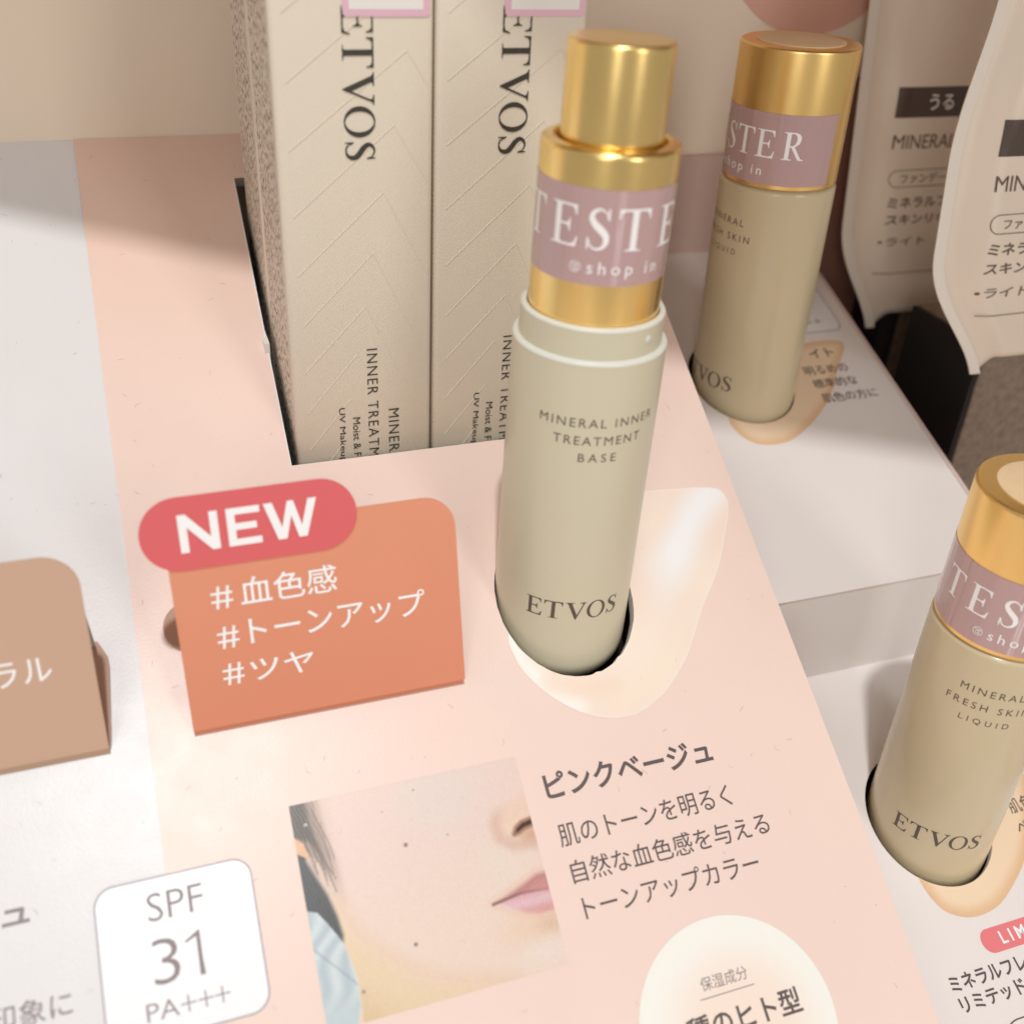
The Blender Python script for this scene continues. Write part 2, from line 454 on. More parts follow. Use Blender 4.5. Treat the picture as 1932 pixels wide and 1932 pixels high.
# the shelf over the display: its slightly skewed front edge shades the back of the boards
me = curve_mesh([[(-255, 289), (-252, 288.8), (620, -68), (620, 289)]], 18.0)
struct('shelf_overhead', raise_z(me, ZO + 110), M['shelf'])
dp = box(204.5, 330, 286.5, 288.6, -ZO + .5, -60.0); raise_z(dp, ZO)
struct('shaded_backing', dp, M['maroon'], wall)  # added reddish backing, its colour darkened for the pouches' shade
# pink printed graphic on the wall, only its lower edge is in view
g = curve_mesh([ellipse(193, -10, 34, 38.5, 72)], 0)
vmap(g, lambda x, y, z: (x, 288.9, y + ZO))
struct('printed_graphic', g, M['poster'], wall)

# ------------------------------------------------------------------ sloping display board
TILT = R(31.05)
PO = (0, 108.24, -179.80)                      # point u = 0, v = 0 of the board's face
board = empty('display_board', PO, (TILT, 0, 0), 'sloping white and peach printed display board with a box slot and bottle hole', 'display board')
slot = [(26.2, 113.4), (91.2, 113.4), (91.2, 196.3), (26.2, 196.3)]
hole = spline(ellipse(78.7, 72.9, 15.5, 18.55, 24), 4)
hole = [(x + rng.uniform(-.05, .05), y + rng.uniform(-.06, .06)) for x, y in hole]
for k in (74, 80):                     # burrs left by the die cut
    hx, hy = hole[k % len(hole)]; d_ = math.hypot(78.5 - hx, 73.2 - hy); hole[k % len(hole)] = (hx + (78.5 - hx) / d_ * .28, hy + (73.2 - hy) / d_ * .28)
outline = [(-130, -94), (127.7, -94), (127.7, 210.9), (-130, 210.9)]
obj('panel', raise_z(curve_mesh([outline, slot, hole], 2.6), -0.25), M['white'], board)
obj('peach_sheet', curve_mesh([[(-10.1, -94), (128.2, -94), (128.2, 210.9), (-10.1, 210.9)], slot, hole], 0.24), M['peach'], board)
obj('core_edge', raise_z(polys([[(25.9, 113.4), (26.25, 113.4), (26.25, 196.2), (25.9, 196.2)]]), 0.02), M['core'], board)

def pp(name, me, m, dz=0.05, parent=board, label=None, kind=None):
    return obj(name, raise_z(me, dz), m, parent, label, kind)

# swatch smear printed round the bottle hole
sw = spline([(64.1, 66.9), (63.8, 62.4), (65, 58), (67.4, 54), (70.3, 50.6), (74.9, 46.9), (80.6, 44.5), (86.5, 44.2), (92.1, 46.3), (96, 48.7), (101.6, 53.8), (104.8, 57.9), (109.7, 64.6), (114.9, 70.7), (118.4, 75.6), (124.5, 86.6), (125.2, 90.4), (123.9, 92.8), (119.9, 93.8), (112.9, 94.5), (100, 95), (88, 92.6), (78, 88), (70, 80)], 5)
gm = grid(63, 126, 43.5, 96, 126, 105)
bm = bmesh.new(); bm.from_mesh(gm)
dele = [f for f in bm.faces if (not inside(((f.calc_center_median().x) / S, f.calc_center_median().y / S), sw)) or inside((f.calc_center_median().x / S, f.calc_center_median().y / S), hole)]
bmesh.ops.delete(bm, geom=dele, context='FACES'); 
for v in bm.verts:                              # pull the stepped border onto the true outline
    if v.is_boundary:
        p = (v.co.x / S, v.co.y / S)
        for lp in (sw, hole):
            best = None
            for i in range(len(lp)):
                (x1, y1), (x2, y2) = lp[i - 1], lp[i]
                dx, dy = x2 - x1, y2 - y1; L2 = dx * dx + dy * dy or 1e-9
                t = max(0, min(1, ((p[0] - x1) * dx + (p[1] - y1) * dy) / L2))
                q = (x1 + t * dx, y1 + t * dy); d = math.hypot(p[0] - q[0], p[1] - q[1])
                if best is None or d < best[0]: best = (d, q)
            if best[0] < 0.6: v.co.x, v.co.y = best[1][0] * S, best[1][1] * S; break
bm.to_mesh(gm); bm.free()
def swatch_ink(x, y):
    d = edge_dist((x, y), sw)
    wob = math.sin(x * 0.21 + y * 0.13) + math.sin(x * 0.09 - y * 0.24 + 1.3)
    c = mixc((246, 226, 212), (249, 234, 218), 0.5 + 0.25 * wob)
    k = (y - 84) - (x - 112) * 0.95
    c = mixc(c, (247, 248, 250), sm(11, 1, abs(k + 1 + wob)) * sm(94, 108, x) * 0.95)
    c = mixc(c, (250, 249, 244), sm(4.5, 0, edge_dist((x, y), [(63.8, 66), (64.5, 60), (69, 52), (74, 48.5)], False)) * 0.9)
    c = mixc(c, (246, 219, 196), sm(4, 0, edge_dist((x, y), [(70, 54), (76, 51.5), (83, 51)], False)) * 0.5)
    c = mixc(c, (249, 234, 212), sm(6, 0, edge_dist((x, y), [(84, 47), (93, 50), (100, 56)], False)) * 0.5)
    return mixc(c, (249, 240, 230), sm(0.7, 0, d) * 0.6)
paint(gm, swatch_ink)
pp('printed_swatch', gm, M['swatch'], 0.05)

# portrait photo printed on the sheet (cheek, nose and lips, cropped)
PW, PH = 45.3, 39.9
HAIR = [(0, 0), (4.5, 0), (4.7, 3.6), (5.4, 8.6), (6.2, 14), (6.6, 19.5), (5.2, 15.5), (3.6, 11.5), (1.6, 8.5), (0, 8)]
DARK = [(0, 9), (1.2, 9.8), (1.8, 10.6), (3.1, 13.9), (4.5, 17.3), (5.5, 21.2), (6.0, 24.8), (5.6, 26.6), (4.5, 24.5), (3.0, 21.9), (1.7, 20), (0, 19.3)]
CLOTH = [(0, 19.3), (1.7, 20), (3.0, 21.9), (4.5, 24.5), (5.6, 26.6), (6.3, 29.8), (6.8, 33.3), (6.6, 37), (5.6, 39.95), (0, 39.95)]
JAW = [(5.5, 19.5), (6.5, 23.1), (8.2, 26.2), (10.6, 28.7), (13.4, 31.6), (16.8, 34.6), (22, 37), (27.5, 38.9), (34, 40.4)]
NECK = JAW + [(34, 45), (5.6, 45), (6.6, 37), (6.8, 33.3), (6.3, 29.8), (5.6, 26.6)]
LIPU = [(33.7, 26.1), (36.5, 25.1), (40.6, 23.6), (43.2, 22.5), (45.6, 22.4), (45.6, 26.2), (42.6, 25.8), (39.6, 25.6), (36.3, 26)]
LIPL = [(33.7, 26.2), (36.3, 26), (39.6, 25.6), (42.6, 25.8), (45.6, 26.2), (45.6, 30.4), (42, 30.4), (39.1, 29.4), (36.4, 27.8)]
NOST = [(41.3, 14.7), (42.0, 13.6), (43.2, 12.9), (45.6, 12.5), (45.6, 13.6), (43.6, 13.9), (42.2, 14.5)]
WING = [(41.4, 7.6), (39.2, 9.4), (37.9, 12.2), (38.3, 14.8), (40.6, 16.7), (45.6, 17.2)]
STR = []
for k in range(16):
    x_, y_ = rng.uniform(0.5, 5.2), rng.uniform(1, 8); pts_ = [(x_, y_)]; dx_ = rng.uniform(.10, .34)
    for j in range(5):
        x_ += dx_ * 2 + rng.uniform(-.2, .25); y_ += 2.0; pts_.append((x_, y_))
    STR.append((pts_, rng.uniform(.25, .6)))
prng = random.Random(3)
def photo_ink(u, v):
    a, b = u - 13.1, 40.9 - v; p = (a, b)
    c = mixc((239, 216, 206), (241, 220, 205), sm(10, 34, b))
    c = mixc(c, (232, 220, 213), 0.75 * sm(11, 2, math.hypot((a - 28) * 0.8, b - 4)))
    c = mixc(c, (236, 222, 208), 0.7 * sm(8, 1, math.hypot(a - 37.5, b - 19)))
    c = mixc(c, (240, 226, 220), 0.85 * sm(6, 1, math.hypot((a - 42) * 0.8, b - 34.6)))
    c = mixc(c, (238, 206, 176), 0.6 * sm(6, 0, abs(b - 32.2) * 1.2) * sm(30, 40, a))
    c = mixc(c, (214, 190, 172), 0.55 * sm(9, 4, a) * sm(26, 12, b))
    # jaw line and neck
    dj = edge_dist(p, JAW, False)
    if inside(p, NECK):
        c = mixc((236, 214, 180), (226, 199, 158), sm(3, 12, dj)); c = mixc(c, (239, 214, 188), sm(2.4, 0, dj))
    else: c = mixc(c, (236, 208, 182), 0.7 * sm(4.0, 0, dj))
    # nose
    dw = edge_dist(p, WING, False)
    nz = sm(1.15, 0.55, math.sqrt((a - 46) ** 2 / 62 + (b - 12.0) ** 2 / 27))
    c = mixc(c, (240, 210, 186), 0.8 * nz)
    c = mixc(c, (196, 150, 120), 0.75 * nz * sm(12.8, 16.2, b) * sm(39.5, 44, a))
    c = mixc(c, (214, 174, 152), 0.55 * sm(2.2, 0, dw) * sm(7.5, 12, b))
    dn = edge_dist(p, NOST)
    if inside(p, NOST): c = mixc((150, 106, 84), (60, 38, 28), sm(0, 0.35, dn))
    else: c = mixc(c, (150, 106, 84), 0.9 * sm(0.9, 0, dn))
    # lips
    du, dl = edge_dist(p, LIPU[:5], False), edge_dist(p, [LIPL[0]] + LIPL[:4:-1], False)
    lw = 0.78 + 0.22 * math.sin(a * 8.5 + math.sin(b * 2))
    if inside(p, LIPU): c = mixc(c, mixc((190, 130, 130), (206, 148, 142), sm(0, 2.2, du)), 0.25 + 0.75 * sm(0, 1.1, du))
    elif inside(p, LIPL):
        k = mixc((226, 178, 184), (222, 166, 160), sm(27.6, 30, b)); k = mixc(k, (240, 216, 226), 0.55 * sm(1.4, 0, abs(b - 27.4)) * lw)
        c = mixc(c, k, 0.2 + 0.8 * sm(0, 1.0, dl))
    else: c = mixc(c, (238, 196, 172), 0.5 * sm(1.3, 0, min(du, dl)))
    c = mixc(c, (214, 178, 150), 0.45 * sm(2.6, 0, math.hypot((a - 44) * .5, b - 32.2)))
    c = mixc(c, (118, 74, 72), 0.8 * sm(0.5, 0, edge_dist(p, [(33.9, 26.3), (36.3, 26), (39.6, 25.6), (42.6, 25.8), (45.6, 26.2)], False)) * sm(50, 33, a))
    # hair, dark hair mass, blue-grey collar
    st = 0.5 + 0.5 * math.sin((a * 1.0 - b * 0.30) * 9 + math.sin(b * 1.7) * 1.1)
    if inside(p, HAIR):
        k = sm(0, 2.4, edge_dist(p, HAIR[1:], False)); c = mixc(c, mixc((70, 66, 64), (118, 106, 98), st), max(0.25 + 0.35 * st, k) * sm(20, 9, b + 0.2))
    else: c = mixc(c, (150, 130, 118), 0.55 * sm(1.6, 0, edge_dist(p, HAIR[1:6], False)) * (0.4 + 0.6 * st) * sm(21, 10, b))
    if inside(p, [(0, 6), (1.4, 7.4), (2.2, 10), (1.6, 10.4), (0.9, 9.6), (0, 8.8)]): c = (236, 186, 146)
    if inside(p, DARK): c = mixc(c, mixc((64, 66, 68), (84, 88, 90), st), sm(0, 0.9, edge_dist(p, DARK[2:8], False)) * 0.9 + 0.1)
    if inside(p, CLOTH):
        f = 0.5 + 0.5 * math.sin(a * 1.6 + b * 0.9 + math.sin(b * 0.5) * 2)
        k = mixc((186, 202, 210), (214, 226, 230), f); k = mixc(k, (150, 164, 174), 0.6 * sm(0.5, 0, abs((b - 26) - a * 1.15)))
        k = mixc(k, (198, 214, 218), sm(33, 38, b)); c = mixc(k, c, 0.7 * sm(0.6, 0, edge_dist(p, CLOTH[4:9], False)))
    for mx_, my_, mr, mk in ((20.1, 11.9, .55, .75), (18.1, 29.6, .5, .8), (23.8, 2.1, .3, .5), (6.1, 14.7, .3, .6), (7.3, 35, .45, .6), (28.4, 11.8, .3, .4), (17, 4.9, .3, .3)):
        c = mixc(c, (112, 90, 98), mk * sm(mr, mr * .4, math.hypot(a - mx_, b - my_)))
    if math.hypot(a - 2.4, b - 4.1) < .28: c = (240, 240, 240)
    if a < 10 and b < 22 and not inside(p, DARK) and not inside(p, CLOTH):
        for pts_, k_ in STR: c = mixc(c, (96, 82, 74), k_ * sm(0.16, 0.03, edge_dist(p, pts_, False)))
    gz = prng.gauss(0, 2.2)
    pore = 2.0 * math.sin(a * 7.3 + math.sin(b * 5.1) * 2) * math.sin(b * 6.7 + math.sin(a * 4.3) * 2)
    return tuple(max(0, min(255, q * 0.978 + gz + pore * 0.6)) for q in c)
ph = grid(13.1, 13.1 + PW, 1.0, 40.9, 290, 256)
paint(ph, photo_ink)
pp('printed_photo', ph, M['photo'], 0.05)

# lettering on the peach sheet
pp('lettering', text_fit('ピンクベージュ', 62.8, 100.2, 31.0, 36.3, 0.022), M['ink'])
pp('lettering', text_fit('肌のトーンを明るく', 63.0, 101.1, 21.5, 25.9, 0.003), M['ink'])
pp('lettering', text_fit('自然な血色感を与える', 63.5, 107.3, 14.4, 18.8, 0.003), M['ink'])
pp('lettering', text_fit('トーンアップカラー', 64.0, 102.3, 7.5, 11.9, 0.003), M['ink'])
# round ingredient badge
vs_, fs_ = [(87.7, -17.8, 0)], []
NR, NA = 24, 96
for i in range(1, NR + 1):
    for j in range(NA):
        an = 2 * math.pi * j / NA; vs_.append((87.7 + 20.0 * i / NR * math.cos(an), -17.8 + 20.0 * i / NR * math.sin(an), 0))
for j in range(NA): fs_.append((0, 1 + j, 1 + (j + 1) % NA))
for i in range(NR - 1):
    for j in range(NA):
        q = 1 + i * NA; fs_.append((q + j, q + NA + j, q + NA + (j + 1) % NA, q + (j + 1) % NA))
bd = mesh(vs_, fs_)
paint(bd, lambda x, y: mixc((248, 230, 216), (247, 247, 240), sm(7.5, 19.6, math.hypot(x - 88.2, y + 19.2))))
pp('ingredient_badge', bd, M['swatch'], 0.05)
pp('lettering', text_fit('保湿成分', 82.4, 92.4, -10.2, -7.75), M['ink_soft'], 0.08)
pp('rule', polys([[(81.5, -11.5), (93.1, -11.5), (93.1, -11.33), (81.5, -11.33)]]), M['ink_soft'], 0.08)
pp('lettering', text_fit('種のヒト型', 77.2, 101.3, -18.5, -13.8, 0.018), M['ink'], 0.08)
# SPF badge
pp('spf_badge', curve_mesh([rrect(-22.65, 4.6, 7.1, 33.75, 3.4)]), M['badge'], 0.05)
pp('badge_outline', curve_mesh([rrect(-22.65, 4.6, 7.1, 33.75, 3.4), rrect(-22.4, 4.35, 7.35, 33.5, 3.2)]), M['grey_line'], 0.07)
pp('lettering', text_fit('SPF', -13.9, -4.4, 26.2, 31.0, -0.008, True), M['ink_soft'], 0.07)
three = text_fit('3', -14.0, -9.6, 15.6, 23.1, -0.012)
one = polys([[(-6.45, 15.6), (-5.55, 15.6), (-5.72, 18.5), (-5.72, 23.1), (-6.0, 23.1), (-8.4, 21.7), (-8.25, 21.4), (-6.4, 22.15), (-6.4, 18.5)]])
pp('lettering', join([three, one]), M['ink_soft'], 0.07)
pp('lettering', join([text_fit('PA', -15.9, -10.6, 10.2, 13.1, -0.008)] + [polys([[(x, 11.55), (x + 2.6, 11.55), (x + 2.6, 11.8), (x, 11.8)]]) for x in (-10.3, -7.4, -4.6)]
   + [raise_z(polys([[(x + 1.17, 10.3), (x + 1.43, 10.3), (x + 1.43, 13.0), (x + 1.17, 13.0)]]), 0.004) for x in (-10.3, -7.4, -4.6)]), M['ink_soft'], 0.07)
pp('lettering', text_fit('ージュ', -49.5, -33.0, 30.9, 35.4, 0.022), M['ink_soft'], -0.2)
pp('lettering', text_fit('印象に', -40.2, -27.4, 14.6, 18.7, 0.003), M['ink_soft'], -0.2)

# lint and dust on the boards
def lint(n, box_, z):
    vs, fs = [], []
    for k in range(n):
        x, y = rng.uniform(box_[0], box_[1]), rng.uniform(box_[2], box_[3])
        if inside((x, y), slot) or inside((x, y), hole): continue
        a = rng.uniform(0, 6.28); L_ = rng.choice([0.15, 0.5, 0.7, 0.9, 1.2, 1.6]); cv = rng.uniform(-1.6, 1.6); wd = rng.uniform(.03, .055) if L_ > .3 else rng.uniform(.06, .09)
        n0 = len(vs); st = 6
        px, py = x, y
        for i in range(st + 1):
            d = a + cv * i / st
            vs += [(px - math.sin(d) * wd / 2, py + math.cos(d) * wd / 2, z), (px + math.sin(d) * wd / 2, py - math.cos(d) * wd / 2, z), (px, py, z + wd * .7)]
            px += math.cos(d) * L_ / st; py += math.sin(d) * L_ / st
        for i in range(st):
            b0 = n0 + i * 3
            for q in ((0, 2), (2, 1)): fs.append((b0 + q[0], b0 + q[1], b0 + 3 + q[1], b0 + 3 + q[0]))
    return mesh(vs, fs)
obj('lint', lint(280, (-35, 126, -28, 205), 0.03), M['lint'], board, kind='stuff')

# carcass of the board, under the sheet (dark inside)
ca, sa = math.cos(TILT), math.sin(TILT)
def world_to_board(x, y, z):          # parent-local coordinates of a world point (mm, camera frame)
    dy, dz = y - PO[1], z - PO[2]
    return (x, dy * ca + dz * sa, -dy * sa + dz * ca)
def carcass(name, x0, x1, m):
    pts = [(48, -218), (287.5, -74.5), (287.5, -ZO + .3), (48, -ZO + .3)]
    vs = [world_to_board(x, y, z) for x in (x0, x1) for y, z in pts]
    return obj(name, mesh(vs, [(0, 1, 2, 3), (7, 6, 5, 4), (0, 4, 5, 1), (1, 5, 6, 2), (2, 6, 7, 3), (3, 7, 4, 0)]), m, board)
carcass('side_panel', 126.0, 127.4, M['tray_edge']); carcass('side_panel', -130, -128.5, M['tray_edge'])
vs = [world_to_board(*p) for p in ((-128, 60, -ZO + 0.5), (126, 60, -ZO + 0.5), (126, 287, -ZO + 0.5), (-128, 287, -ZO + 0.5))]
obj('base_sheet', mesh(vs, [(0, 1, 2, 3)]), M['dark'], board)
# rest for the cartons inside the slot, with the white liner that shows beside them
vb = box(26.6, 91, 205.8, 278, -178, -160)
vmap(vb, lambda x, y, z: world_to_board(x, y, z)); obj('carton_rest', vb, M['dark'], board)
vb = box(25.3, 26.5, 231.0, 245, -160, -103.5)
vmap(vb, lambda x, y, z: world_to_board(x, y, z)); obj('slot_liner', vb, M['core'], board)
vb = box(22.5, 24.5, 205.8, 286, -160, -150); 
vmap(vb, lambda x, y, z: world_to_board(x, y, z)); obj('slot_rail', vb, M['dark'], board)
# near-black sleeve added under the bottle hole to keep it dark
slv = lathe([(16.8, -22), (16.8, 0.4), (16.3, 0.4), (16.3, 0.2), (0.01, 0.2)], 48)
vmap(slv, lambda x, y, z: world_to_board(x + 78.0, y + 169.9, z - 159.3))
obj('hole_shade_sleeve', slv, M['hole_dark'], board)

# ------------------------------------------------------------------ cards standing on the board
LEAN = R(77)
def tent_card(name, label, x_off, face_loop, mface, flap_loop, back_x, extra):
    v0 = 57.9
    e = empty(name, (x_off, PO[1] + v0 * ca - 0.8, PO[2] + v0 * sa + 1.75), (LEAN, 0, 0), label, 'card')
    fm = curve_mesh([face_loop], 0.55)
    obj('face', fm, mface, e)
    d = LEAN - TILT                      # from card frame to board frame
    def on_board(u, v, n=0.0):           # u across, v up-slope from the card's foot -> card-local
        return (u, v * math.cos(d) + n * math.sin(d), -v * math.sin(d) + n * math.cos(d))
    fl = curve_mesh([flap_loop], 0.3)
    vmap(fl, lambda x, y, z: on_board(x, y, z - 1.35)); obj('base_flap', fl, M['brown_under'], e)
    # back panel from high on the face down to the rear end of the flap
    p0 = Vector((0, 33.0, -0.6)); p1 = Vector(on_board(0, 21.2, -1.3))
    bx0, bx1 = back_x
    vs = []
    for q in (p0, p1):
        for x in (bx0, bx1): vs.append((x, q.y, q.z))
    nrm = (p1 - p0).cross(Vector((1, 0, 0))).normalized() * 0.35
    vs += [(v[0], v[1] + nrm.y, v[2] + nrm.z) for v in vs]
    obj('back_panel', mesh(vs, [(0, 1, 3, 2), (4, 6, 7, 5), (0, 2, 6, 4), (1, 5, 7, 3), (2, 3, 7, 6), (0, 4, 5, 1)]), M['paper_back'], e)
    # folded foot under the face
    ft = box(face_loop[0][0] + .2, face_loop[1][0] - .2, -2.05, 0.0, -2.2, -1.2); obj('foot_fold', ft, mface, e)
    extra(e)
    return e
def arc(cx, cy, r, a0, a1, n=10): return [(cx + r * math.cos(R(a0 + (a1 - a0) * i / n)), cy + r * math.sin(R(a0 + (a1 - a0) * i / n))) for i in range(n + 1)]
def hash_mark(x, y):
    bars = []
    for k, (a, b) in enumerate((((0.75, 0), (1.25, 4.5)), ((2.45, 0), (2.95, 4.5)))):
        bars.append(raise_z(polys([[(x + a[0], y), (x + a[0] + .5, y), (x + b[0] + .5, y + 4.5), (x + b[0], y + 4.5)]]), 0.0))
    for yy in (1.25, 2.85):
        bars.append(raise_z(polys([[(x, y + yy), (x + 3.9, y + yy), (x + 3.9, y + yy + .48), (x, y + yy + .48)]]), 0.01))
    return join(bars)
def new_card_extra(e):
    obj('pill', raise_z(curve_mesh([rrect(-6.2, 32.5, 33.0, 46.9, 6.9, 14)], 0.5), 0.25), M['red'], e)
    H = 7.25; x0, y0 = 0.6, 36.4
    N = [(0, 0), (0, H), (1.4, H), (5.45, 2.5), (5.45, H), (6.9, H), (6.9, 0), (5.5, 0), (1.45, 4.75), (1.45, 0)]
    E_ = [(8.4, 0), (8.4, H), (14.3, H), (14.3, H - 1.3), (9.85, H - 1.3), (9.85, 4.3), (13.6, 4.3), (13.6, 3.0), (9.85, 3.0), (9.85, 1.3), (14.3, 1.3), (14.3, 0)]
    W_ = [(15.0, H), (16.6, H), (18.05, 2.3), (19.3, H), (20.4, H), (21.65, 2.3), (23.05, H), (24.6, H), (22.45, 0), (20.95, 0), (19.85, 4.4), (18.75, 0), (17.2, 0)]
    obj('lettering', raise_z(polys([[(x0 + a, y0 + b) for a, b in g_] for g_ in (N, E_, W_)]), 0.3), M['white_ink'], e)
    for t, xh, x0, x1, y0, y1 in (('血色感', 4.5, 9.8, 27.7, 24.3, 29.9), ('トーンアップ', 4.7, 10.6, 44.4, 16.1, 21.8), ('ツヤ', 4.8, 9.9, 21.9, 8.4, 13.1)):
        obj('lettering', raise_z(join([hash_mark(xh, y0 + 0.1), text_fit(t, x0, x1, y0, y1, 0.006)]), 0.05), M['white_ink'], e)
face = [(-1.9, 0), (51.9, 0)] + arc(45.0, 33.9, 6.4, 0, 90) + [(3, 40.3), (-2.1, 36)]
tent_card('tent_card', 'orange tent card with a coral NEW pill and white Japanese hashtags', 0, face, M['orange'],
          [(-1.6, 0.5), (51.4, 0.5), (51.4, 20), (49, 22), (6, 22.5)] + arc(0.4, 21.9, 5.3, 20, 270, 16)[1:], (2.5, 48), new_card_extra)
def left_card_extra(e):
    obj('lettering', raise_z(text_fit('ラル', -33.6, -24.0, 15.9, 20.7, 0.004), 0.05), M['white_ink'], e)
face = [(-75, 0), (-17.1, 0)] + arc(-23.2, 32.9, 6.3, 0, 90) + [(-75, 39.2)]
tent_card('tent_card', 'brown tent card with rounded corner at the left edge of the picture', 0, face, M['brown_card'],
          [(-70, 0.5), (-16.9, 0.5), (-16.6, 2.5), (-15.5, 16.5), (-15.6, 18.4), (-17.2, 21.8), (-70, 21.8)], (-70, -17.6), left_card_extra)

# ------------------------------------------------------------------ cartons in the slot
def carton(label, x0, y0, full, fx=0.0):
    e = empty('carton', (x0, y0, -160), (0, 0, R(fx)), label, 'box', 'beige cartons standing in the slot of the peach board')
    Wd, Dp, Hh = 30.4, 30.6, 150.0
    bm = bmesh.new(); bmesh.ops.create_cube(bm, size=1)
    for v in bm.verts: v.co = Vector(((v.co.x + .5) * Wd, (v.co.y + .5) * Dp, (v.co.z + .5) * Hh)) * S
    ed = [q for q in bm.edges if abs((q.verts[0].co - q.verts[1].co).normalized().z) > .9]
    bmesh.ops.bevel(bm, geom=ed, offset=1.15 * S, segments=5, affect='EDGES', profile=0.5)
    ed = [q for q in bm.edges if abs((q.verts[0].co - q.verts[1].co).normalized().z) < .1 and q.calc_face_angle(0) > 1]
    bmesh.ops.bevel(bm, geom=ed, offset=0.4 * S, segments=2, affect='EDGES', profile=0.5)
    me = bpy.data.meshes.new('m'); bm.to_mesh(me); bm.free()
    for p in me.polygons: p.use_smooth = True
    me.set_sharp_from_angle(angle=R(40)) if hasattr(me, 'set_sharp_from_angle') else None
    body = obj('body', me, M['linen'], e)
    side = mesh([(-0.03, 1.3, 1), (-0.03, Dp - 1.0, 1), (-0.03, Dp - 1.0, Hh - 1), (-0.03, 1.3, Hh - 1)], [(0, 3, 2, 1)])
    obj('side_print', side, M['fineprint'], e)
    if not full: return e
    Z0 = -160.0; X0 = 28.0
    fr = lambda x, y, z: (x - X0, -0.02 - z, y - Z0)           # picture-plane (x, z) of the first carton -> local
    # embossed chevrons: thin raised ridges
    left = [(30.3, -42.5), (30.3, -54.6), (30.4, -67.3), (30.5, -79.3), (30.6, -90.6), (30.7, -100.9), (30.8, -110.5), (30.8, -119.8), (30.8, -129.0), (30.3, -30.6), (30.2, -19.0)]
    peak = [(55.8, -23.2), (53.2, -37.0), (50.6, -50.4), (48.3, -63.2), (46.0, -75.4), (44.2, -86.8), (42.2, -97.4), (40.4, -108.0), (38.6, -118.5), (57.6, -10.0), (57.6, -0.0)]
    rend = [(57.2, -25.5), (57.2, -43.3), (57.3, -61.5), (57.4, -80.7), (57.5, -99.8), (57.6, -116.0), (57.6, -129), (57.6, -143), (50, -143), None, None]
    vs, fs = [], []
    def ridge(p, q, w=0.17, h=0.10):
        d = (Vector(q) - Vector(p)).normalized(); nx, ny = -d.y * w, d.x * w; n0 = len(vs)
        for t in (p, q):
            vs.extend([fr(t[0] + nx, t[1] + ny, 0), fr(t[0], t[1], h), fr(t[0] - nx, t[1] - ny, 0)])
        fs.extend([(n0, n0 + 1, n0 + 4, n0 + 3), (n0 + 1, n0 + 2, n0 + 5, n0 + 4)])
    for l_, p_, r_ in zip(left, peak, rend):
        ridge(l_, p_)
        if r_: ridge(p_, r_, 0.13, 0.05)
    obj('embossing', mesh(vs, fs, False), M['linen'], e)
    # lettering runs down the face: local text x -> down, text y -> across to the right
    def down(me, zt, xl):
        return vmap(me, lambda x, y, z: fr(xl + y, zt - x, 0.11 + z))
    obj('lettering', down(roman('ETVOS', 5.85, (0, .90, 1.93, 2.95, 4.08)), -29.4, 41.0), M['ink_box'], e)
    obj('lettering', down(text_fit('INNER TREATMENT', 0, 34.0, 0, 2.3, -0.004, True), -96.5, 44.1), M['ink_box'], e)
    obj('lettering', down(text_fit('MINERAL', 0, 15.4, 0, 2.35, -0.004, True), -111.4, 48.7), M['ink_box'], e)
    obj('lettering', down(text_fit('Moist & F', 0, 9.9, 0, 1.65, 0, False), -112.6, 40.6), M['ink_box'], e)
    obj('lettering', down(text_fit('UV Makeup', 0, 13.6, 0, 1.72, 0, False), -109.9, 37.2), M['ink_box'], e)
    st = raise_z(curve_mesh([rrect(41.3, 57.6, -31.2, -10.5, 0.8)], 0.0), 0.14)
    s_ = obj('price_sticker', vmap(st, fr), M['sticker_pink'], e)
    st = raise_z(curve_mesh([rrect(42.5, 56.3, -30.0, -11.5, 0.1)], 0.0), 0.17)
    obj('sticker_face', vmap(st, fr), M['sticker_white'], s_)
    return e
carton('front beige carton left of the dark seam, pink edged sticker at its top', 28.0, 208.0, True, 0.0)
carton('front beige carton right of the seam, half behind the pump bottle', 58.95, 208.2, True, 0.0)
carton('carton at the back of the slot, showing a strip of fine print', 28.1, 240.4, False, 0.0)

# ------------------------------------------------------------------ bottles
def label_and_text(e, r, zt, zb, half, H, starts):
    """mauve tester label wrapped round a gold cap"""
    lab = grid(-half, half, zb, zt, 60, 2)
    vm = wrap(lab, r, 0, 0)
    for p in vm.polygons: p.use_smooth = True
    l_ = obj('tester_label', vm, M['film'], e)
    base = zb + 6.35
    t = roman('TESTER', H, starts, 0, base, 0.9)
    obj('lettering', raise_and_wrap(t, r + 0.05), M['white_ink'], l_)
    t = text_fit('shop in', -4.9, 8.4, zb + 1.35, zb + 4.3, 0.004, True)
    ring = join([curve_mesh([ellipse(-7.0, zb + 3.0, 1.0, 1.0, 28), ellipse(-7.0, zb + 3.0, .86, .86, 28)]),
                 curve_mesh([ellipse(-7.05, zb + 2.8, .42, .42, 20), ellipse(-7.05, zb + 2.8, .28, .28, 20)]),
                 raise_z(polys([[(-7.7, zb + 3.35), (-6.2, zb + 3.35), (-6.2, zb + 3.5), (-7.7, zb + 3.5)], [(-6.75, zb + 2.3), (-6.6, zb + 2.3), (-6.6, zb + 3.3), (-6.75, zb + 3.3)]]), 0.01)])
    obj('lettering', raise_and_wrap(join([t, ring]), r + 0.05), M['white_ink'], l_)
    return l_
def raise_and_wrap(me, r): return wrap(me, r)
